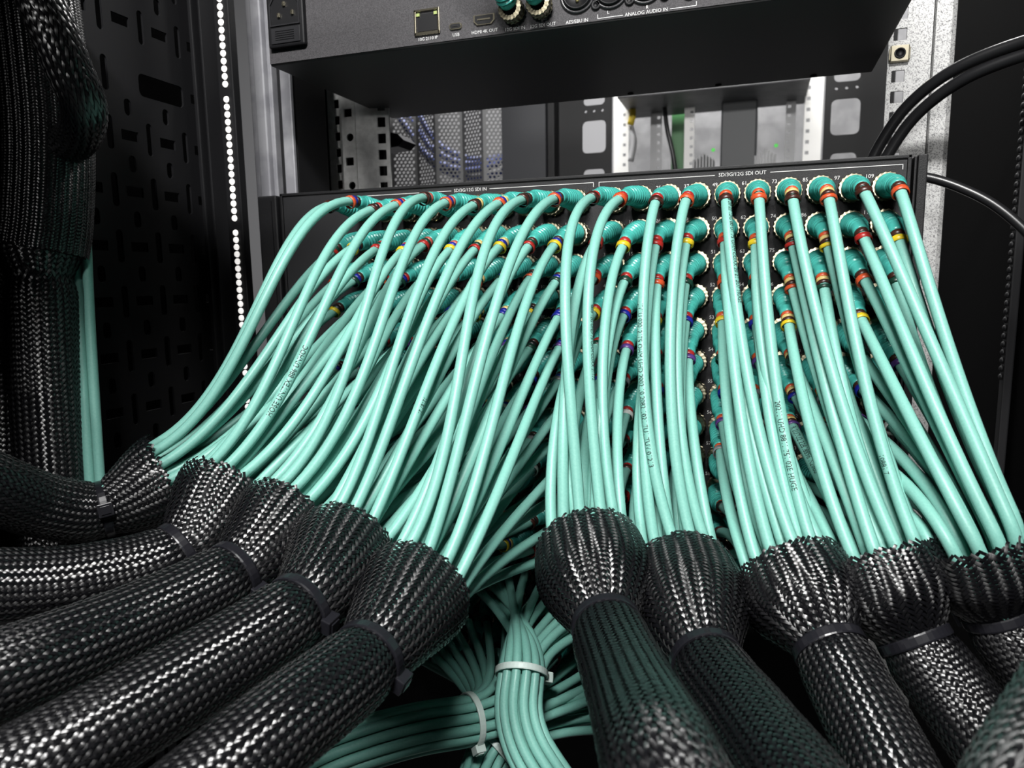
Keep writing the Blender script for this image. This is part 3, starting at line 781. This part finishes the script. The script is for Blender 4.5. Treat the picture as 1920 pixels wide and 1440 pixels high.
for body, x, z, s in (('10G 2110 IP', -0.2172, 0.1165, 0.0032), ('USB', -0.1945, 0.1165, 0.0032), ('HDMI 4K OUT', -0.1722, 0.1162, 0.0032), ('12G SDI IN', -0.1492, 0.1152, 0.0032),
                      ('12G SDI OUT', -0.1286, 0.1150, 0.0032), ('AES/EBU IN', -0.1040, 0.1146, 0.0032), ('ANALOG AUDIO IN', -0.0566, 0.1146, 0.0032), ('L', -0.0822, 0.1176, 0.0030), ('R', -0.0560, 0.1176, 0.0030)):
    pr.text(body, x, z, s)
pr.rule(-0.0895, 0.1144, -0.0722, 0.1148); pr.rule(-0.0897, 0.1144, -0.0893, 0.1172)
pr.rule(-0.0410, 0.1144, -0.0240, 0.1148); pr.rule(-0.0242, 0.1144, -0.0238, 0.1172)
under(dev, pr.obj('printed_lettering', None))
for (x, z, n_) in ((-0.1490, 0.1255, 'IN'), (-0.1288, 0.1262, 'OUT')):
    p0 = np.array([x, Y0, z])
    path = catmull([p0, p0 + np.array([-0.001, -0.013, 0.0035]), p0 + np.array([-0.006, -0.035, 0.022]), p0 + np.array([-0.018, -0.055, 0.055]), p0 + np.array([-0.03, -0.06, 0.12])], 20)
    coax(path, p0, 'teal coax cable rising from the 12G SDI %s socket of the upper device' % n_, 'teal cables on the upper device', ['black', 'red'])

# ------------------------------------------------------------------ rack metalwork
def rail(name, label, u0, u1, v0, v1, holes, thick, place, material, cat='rack rail', group='rack rails'):
    me = holed_plate([(u0, v0), (u1, v0), (u1, v1), (u0, v1)], holes, thick, place)
    o = link(name, me, material); tag(o, label, cat, group); return o
# slotted plate on the left, plane x = -0.44
hl = []
for kz in range(-11, 6):
    z = 0.0107 + 0.042 * kz
    for j in range(-6, 3):
        yr = -0.0665 + 0.0375 * j
        if kz == 2 and -0.06 < yr + 0.019 < 0.0: continue
        if -0.122 < yr < 0.03: hl.append(rrect(yr, z, 0.016, 0.0075, 0.0004, 2))
        if -0.122 < yr + 0.019 < 0.012: hl.append(rrect(yr + 0.019, z, 0.0058, 0.025, 0.0028, 4))
        if -0.122 < yr < 0.03: hl.append(rrect(yr, z + 0.021, 0.0066, 0.0125, 0.0032, 4))
hl.append(rrect(-0.031, 0.0935, 0.046, 0.017, 0.004, 4))
rail('slotted_plate', 'black cable management plate punched with slots on the left', -0.135, 0.035, -0.48, 0.26, hl, 0.0018, lambda u, v, d: (-0.44 - d, u, v), PLATE, 'plate', 'rack metalwork')
o = Bm().box(-0.520, -0.512, -0.36, 0.12, -0.6, 0.5).obj('cabinet_side', SHELLBLACK); tag(o, 'black left side panel of the cabinet behind the slotted plate', 'cabinet panel', 'rack metalwork')
o = Bm().box(0.205, 0.212, -0.36, 0.66, -0.6, 0.5).obj('cabinet_side', SHELLBLACK); tag(o, 'black right side panel of the cabinet beyond the galvanised rail', 'cabinet panel', 'rack metalwork')
# black upright with a chain of lit holes
st_ = thing('lit_strip', 'black upright strip with a chain of bright round white dots', 'strip', (-0.4035, 0.004, -0.5))
b = Bm().box(-0.4120, -0.3965, 0.002, 0.010, -0.5, 0.26, 0.001).box(-0.4330, -0.4290, -0.004, 0.03, -0.5, 0.26, 0.001).box(-0.4260, -0.4235, 0.0, 0.03, -0.5, 0.26, 0.0008)
under(st_, b.obj('strip', PLATE))
bead_me = None
z = 0.20; k = 0
while z > -0.33:
    k += 1
    if k % 18 not in (0,):
        p = (-0.4042, 0.0016, z)
        if bead_me is None:
            o = Bm().lathe([(0, 0.0027), (0.0010, 0.0024), (0.0016, 0.0014), (0.0018, 0.0)], '-y', (0, 0, 0), 10).obj('bead', LITHOLE, None, True, p); bead_me = o.data
        else: o = link('bead', bead_me, None, None, p)
        under(st_, o)
    z -= 0.00605
rs = thing('dotted_strip', 'dim upright strip with a chain of grey dots at the right edge', 'strip', (0.203, 0.12, -0.3))
under(rs, Bm().box(0.1985, 0.2045, 0.115, 0.125, -0.34, 0.20, 0.001).obj('strip', PLATE))
bead_r = None
for z in np.arange(-0.14, 0.14, 0.0062):
    p = (0.1980, 0.12, z)
    if bead_r is None:
        o = Bm().lathe([(0, 0.0026), (0.0010, 0.0022), (0.0016, 0.0012), (0.0018, 0.0)], 'x', (0, 0, 0), 10).obj('bead', BLACKMETAL, None, True, p); o.scale = (-1, 1, 1); bead_r = o.data
    else: o = link('bead', bead_r, None, None, p); o.scale = (-1, 1, 1)
    under(rs, o)
# silver upright profiles behind the left ear
up = thing('aluminium_upright', 'silver ribbed upright behind the left ear of the router', 'rack post', (-0.41, 0.07, -0.5), 'rack uprights')
under(up, Bm().box(-0.4270, -0.4200, 0.062, 0.10, -0.5, 0.4, 0.001).obj('flange', ALU)); under(up, Bm().box(-0.4200, -0.4080, 0.058, 0.10, -0.5, 0.4, 0.002).obj('face', ALU)); under(up, Bm().box(-0.4080, -0.4035, 0.063, 0.10, -0.5, 0.4, 0.001).obj('rib', ALU))
o = Bm().box(-0.4035, -0.3850, 0.070, 0.12, -0.5, 0.4, 0.001).obj('black_upright', BLACKMETAL); tag(o, 'narrow black upright between the two silver uprights', 'rack post', 'rack uprights')
o = Bm().box(-0.3945, -0.3835, 0.062, 0.066, -0.5, 0.4, 0.001).obj('aluminium_upright', ALU); tag(o, 'narrow silver upright right beside the ribbed silver one', 'rack post', 'rack uprights')
# galvanised rails
def sq_col(x, z0, z1, pitch, w, h, r=0.0006): return [rrect(x, z, w, h, r, 2) for z in np.arange(z0, z1, pitch)]
gl = thing('galvanised_rail', 'folded galvanised rail with square holes at the left of the gap', 'rack rail', (-0.37, 0.15, -0.5), 'rack rails')
hs = sq_col(-0.3920, -0.47, 0.39, 0.0159, 0.0062, 0.0085) + [ngon(-0.3775, z, 0.0040, 12) for z in np.arange(-0.44, 0.39, 0.0477)] + [rrect(-0.3790, z, 0.009, 0.008, 0.0005, 2) for z in np.arange(-0.416, 0.39, 0.0477)]
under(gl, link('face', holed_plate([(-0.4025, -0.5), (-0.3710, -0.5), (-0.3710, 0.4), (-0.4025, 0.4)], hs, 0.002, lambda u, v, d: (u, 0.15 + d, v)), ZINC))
hs = sq_col(0.0265, -0.474, 0.39, 0.0159, 0.0085, 0.0098)
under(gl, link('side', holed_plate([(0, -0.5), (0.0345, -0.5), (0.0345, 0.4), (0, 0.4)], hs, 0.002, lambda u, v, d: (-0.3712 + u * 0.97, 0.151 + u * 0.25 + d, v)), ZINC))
under(gl, Bm().box(-0.4300, -0.3530, 0.172, 0.190, -0.5, 0.4, 0.001).obj('backing', SHELLBLACK))
o = Bm().box(-0.470, -0.4030, 0.13, 0.16, -0.5, 0.4).obj('black_upright', SHELLBLACK); tag(o, 'wide black upright left of the folded galvanised rail', 'rack post', 'rack uprights')
gr = thing('galvanised_rail', 'speckled galvanised rail with square holes on the right side', 'rack rail', (0.13, 0.15, -0.5), 'rack rails')
hs = sq_col(0.1195, -0.4715, 0.39, 0.0157, 0.0094, 0.0090)
under(gr, link('face', holed_plate([(0.1115, -0.5), (0.1400, -0.5), (0.1400, 0.4), (0.1115, 0.4)], hs, 0.002, lambda u, v, d: (u, 0.15 + d, v)), GALV))
hs = [rrect(0.012, z, 0.007, 0.008, 0.0005, 2) for z in np.arange(-0.47, 0.39, 0.0157)]
under(gr, link('fold', holed_plate([(0, -0.5), (0.022, -0.5), (0.022, 0.4), (0, 0.4)], hs, 0.002, lambda u, v, d: (0.1400 + d, 0.15 + u, v)), GALV))
under(gr, Bm().box(0.1425, 0.1580, 0.146, 0.165, -0.5, 0.4, 0.004).obj('edge', GALV))
cn = thing('cage_nut', 'square cage nut clipped into the right galvanised rail', 'nut', (0.1195, 0.148, 0.110))
z = 0.1095
b = Bm().box(-0.0068, 0.0068, -0.0020, 0.0018, -0.0062, 0.0062, 0.0008); b.box(-0.0076, 0.0076, -0.001, 0.001, -0.0045, 0.0045, 0.0004)
b.obj('cage', NICKEL, cn); b = Bm().lathe([(0.002, 0.0042), (0.0032, 0.0040), (0.0032, 0.0030), (0.0021, 0.0030), (0.0021, 0)], seg=16); b.obj('thread', DEEPBLACK, cn, True)
# ------------------------------------------------------------------ view through the gap
# perforated door and the blue cables behind it
def hexholes(x0, x1, z0, z1, pitch, r):
    out = []; k = 0; z = z0 + pitch
    while z < z1 - pitch * 0.6:
        for x in np.arange(x0 + pitch + (k % 2) * pitch / 2, x1 - pitch * 0.6, pitch): out.append(ngon(x, z, r, 6, math.pi / 6))
        z += pitch * 0.866; k += 1
    return out
fd = thing('perforated_door', 'grey perforated sheet behind the gap on the left', 'door', (-0.53, 0.7, 0.1), 'far metalwork')
SHEET = mat('dark_sheet_paint', (0.10, 0.10, 0.105), 0.5)
for j in range(6):
    x0 = -0.665 + 0.045 * j; x1 = x0 + 0.0448
    sg = 1 if j % 2 else -1
    me = holed_plate([(x0, 0.08), (x1, 0.08), (x1, 0.30), (x0, 0.30)], hexholes(x0, x1, 0.08, 0.30, 0.0070, 0.0026), 0.0015, lambda u, v, d: (u, 0.70 + sg * 0.35 * (u - (x0 + x1) / 2) + d, v))
    under(fd, link('perforated_sheet', me, SHEET))
BL = [(-0.95, 1.3, 0.50), (-0.934, 1.3, 0.407), (-0.888, 1.3, 0.348), (-0.835, 1.3, 0.275), (-0.743, 1.3, 0.231), (-0.652, 1.3, 0.233), (-0.607, 1.3, 0.26), (-0.592, 1.3, 0.338), (-0.59, 1.3, 0.45)]
for j, (dx, dz) in enumerate(((0, 0), (0.012, 0.016), (0.004, -0.018), (0.022, 0.030))):
    o = tube('patch_cable', [(x + dx, y + 0.012 * j, z + dz) for x, y, z in BL], 0.0085, BLUE, step=0.015)
    tag(o, 'blue patch cable looping behind the perforated sheet', 'cable', 'blue patch cables')
o = Bm().box(-1.15, -0.62, 1.45, 1.5, 0.0, 0.9).obj('far_cabinet', LG_ := mat('pale_equipment_paint', (0.20, 0.20, 0.205), 0.5)); tag(o, 'pale equipment front behind the perforated sheet', 'cabinet', 'far cabinets')
pbx = thing('black_bracket', 'black blade bracket poking out behind the left galvanised rail', 'bracket', (-0.33, 0.22, 0.07))
b = Bm().prism([(-0.385, 0.103), (-0.352, 0.096), (-0.345, 0.089), (-0.352, 0.083), (-0.385, 0.081)], 0.205, 0.235); under(pbx, b.obj('blade', TIEBLACK))
# dark front uprights of this rack
o = Bm().box(-0.3940, -0.3180, 0.66, 0.76, -0.4, 0.6).obj('front_upright', mat('slate_paint', (0.030, 0.031, 0.036), 0.5)); tag(o, 'wide slate upright beside the perforated sheet, far side of the rack', 'rack post', 'far uprights')
o = Bm().box(-0.3175, -0.3060, 0.67, 0.72, -0.4, 0.6, 0.001).obj('front_upright', BLACKMETAL); tag(o, 'narrow ribbed black upright right of the wide slate one', 'rack post', 'far uprights')
def window_plate(name, label, x0, x1, ctr, group):
    hs = []
    for z in np.arange(-0.30, 0.55, 0.118):
        hs += [rrect(ctr, z + 0.0, 0.040, 0.052, 0.008, 3), rrect(ctr, z + 0.058, 0.036, 0.016, 0.007, 3)]
        hs += [ngon(ctr + dx, z + 0.041, 0.0025, 6) for dx in (-0.014, 0, 0.014)]
    me = holed_plate([(x0, -0.4), (x1, -0.4), (x1, 0.6), (x0, 0.6)], hs, 0.004, lambda u, v, d: (u, 0.70 + d, v))
    o = link(name, me, BLACKMETAL); tag(o, label, 'rack post', group); return o
window_plate('windowed_upright', 'black upright with rounded windows left of the bright white rail', -0.3055, -0.2160, -0.2460, 'far uprights')
window_plate('windowed_upright', 'black upright with rounded windows right of the wide white rail', 0.1060, 0.1990, 0.1350, 'far uprights')
def white_rail(label, x0, x1, Yv, hx_, pitch, sz, mt=WHITEPOST):
    hs = [rrect(hx_, z, sz, sz, 0.0005, 1) for z in np.arange(-0.2, 0.9, pitch)]
    me = holed_plate([(x0, -0.25), (x1, -0.25), (x1, 0.95), (x0, 0.95)], hs, 0.003, lambda u, v, d: (u, Yv + d, v))
    o = link('white_rail', me, mt); tag(o, label, 'rack rail', 'far white rails'); return o
white_rail('bright white rail with small square holes, left half of the gap', -0.3660, -0.3255, 1.5, -0.3370, 0.0262, 0.008)
white_rail('wide bright white rail with square holes, right end of the gap', 0.1160, 0.1580, 1.5, 0.1250, 0.0262, 0.009)
LG = mat('light_grey_rail', (0.42, 0.42, 0.43), 0.5)
white_rail('grey perforated rail just right of the bright white rail', -0.2740, -0.2430, 1.55, -0.2520, 0.022, 0.008, LG)
white_rail('white perforated rail in the middle of the gap', -0.1800, -0.1540, 1.52, -0.1610, 0.022, 0.008, WHITEPOST)
white_rail('thin grey perforated rail near the right end of the gap', 0.0740, 0.0980, 1.55, 0.0820, 0.022, 0.008, LG)
o = Bm().box(-0.33, 0.12, 1.35, 1.60, 0.385, 0.425, 0.003).obj('cross_beam', GREYPAINT); tag(o, 'grey horizontal beam across the top of the gap', 'beam', 'far metalwork')
o = Bm().box(-0.085, 0.004, 1.50, 1.75, 0.05, 0.39, 0.004).obj('equipment_box', mat('dark_slate_box', (0.035, 0.038, 0.042), 0.5)); tag(o, 'tall dark box standing in the middle of the far rack', 'equipment', 'far cabinets')
o = Bm().box(-0.42, 0.42, 1.85, 1.88, 0.0, 0.9).obj('far_cabinet', GREYPAINT); tag(o, 'grey cabinet front closing the view through the gap', 'cabinet', 'far cabinets')
for (x, nm) in ((-0.125, 'left'), (0.030, 'right')):
    b = Bm()
    for k in range(7): b.box(x - 0.03 + k * 0.008, x - 0.025 + k * 0.008, 1.50, 1.56, 0.20, 0.262 - abs(k - 3) * 0.005, 0.001)
    u = thing('connector_block', 'pale connector block %s of the tall dark box' % nm, 'connector', (x, 1.53, 0.2), 'far connector blocks')
    under(u, b.obj('plug_row', LG)); under(u, Bm().lathe([(0, 0.005), (0.004, 0.004), (0.005, 0)], '-y', (x + 0.022, 1.50, 0.268), 10).obj('indicator', GREENLED, None, True))
o = tube('patch_cable', [(-0.232, 1.50, 0.40), (-0.222, 1.49, 0.33), (-0.205, 1.49, 0.26), (-0.19, 1.5, 0.16)], 0.006, BLACKCABLE, step=0.01); tag(o, 'black cable hanging between the grey and white far rails', 'cable')
o = Bm().box(-0.225, -0.185, 1.62, 1.64, 0.1, 0.40).obj('green_panel', GREEN_P); tag(o, 'dull green strip beside the white rail in the middle of the gap', 'panel')
o = tube('patch_cable', [(-0.317, 1.49, 0.41), (-0.312, 1.48, 0.37), (-0.318, 1.48, 0.345)], 0.009, YELLOW_P, step=0.008); tag(o, 'yellow cable end beside the bright white rail', 'cable')
o = tube('patch_cable', [(-0.318, 1.49, 0.34), (-0.308, 1.48, 0.30), (-0.316, 1.48, 0.25)], 0.008, LG, step=0.008); tag(o, 'white cable end below the yellow one', 'cable')
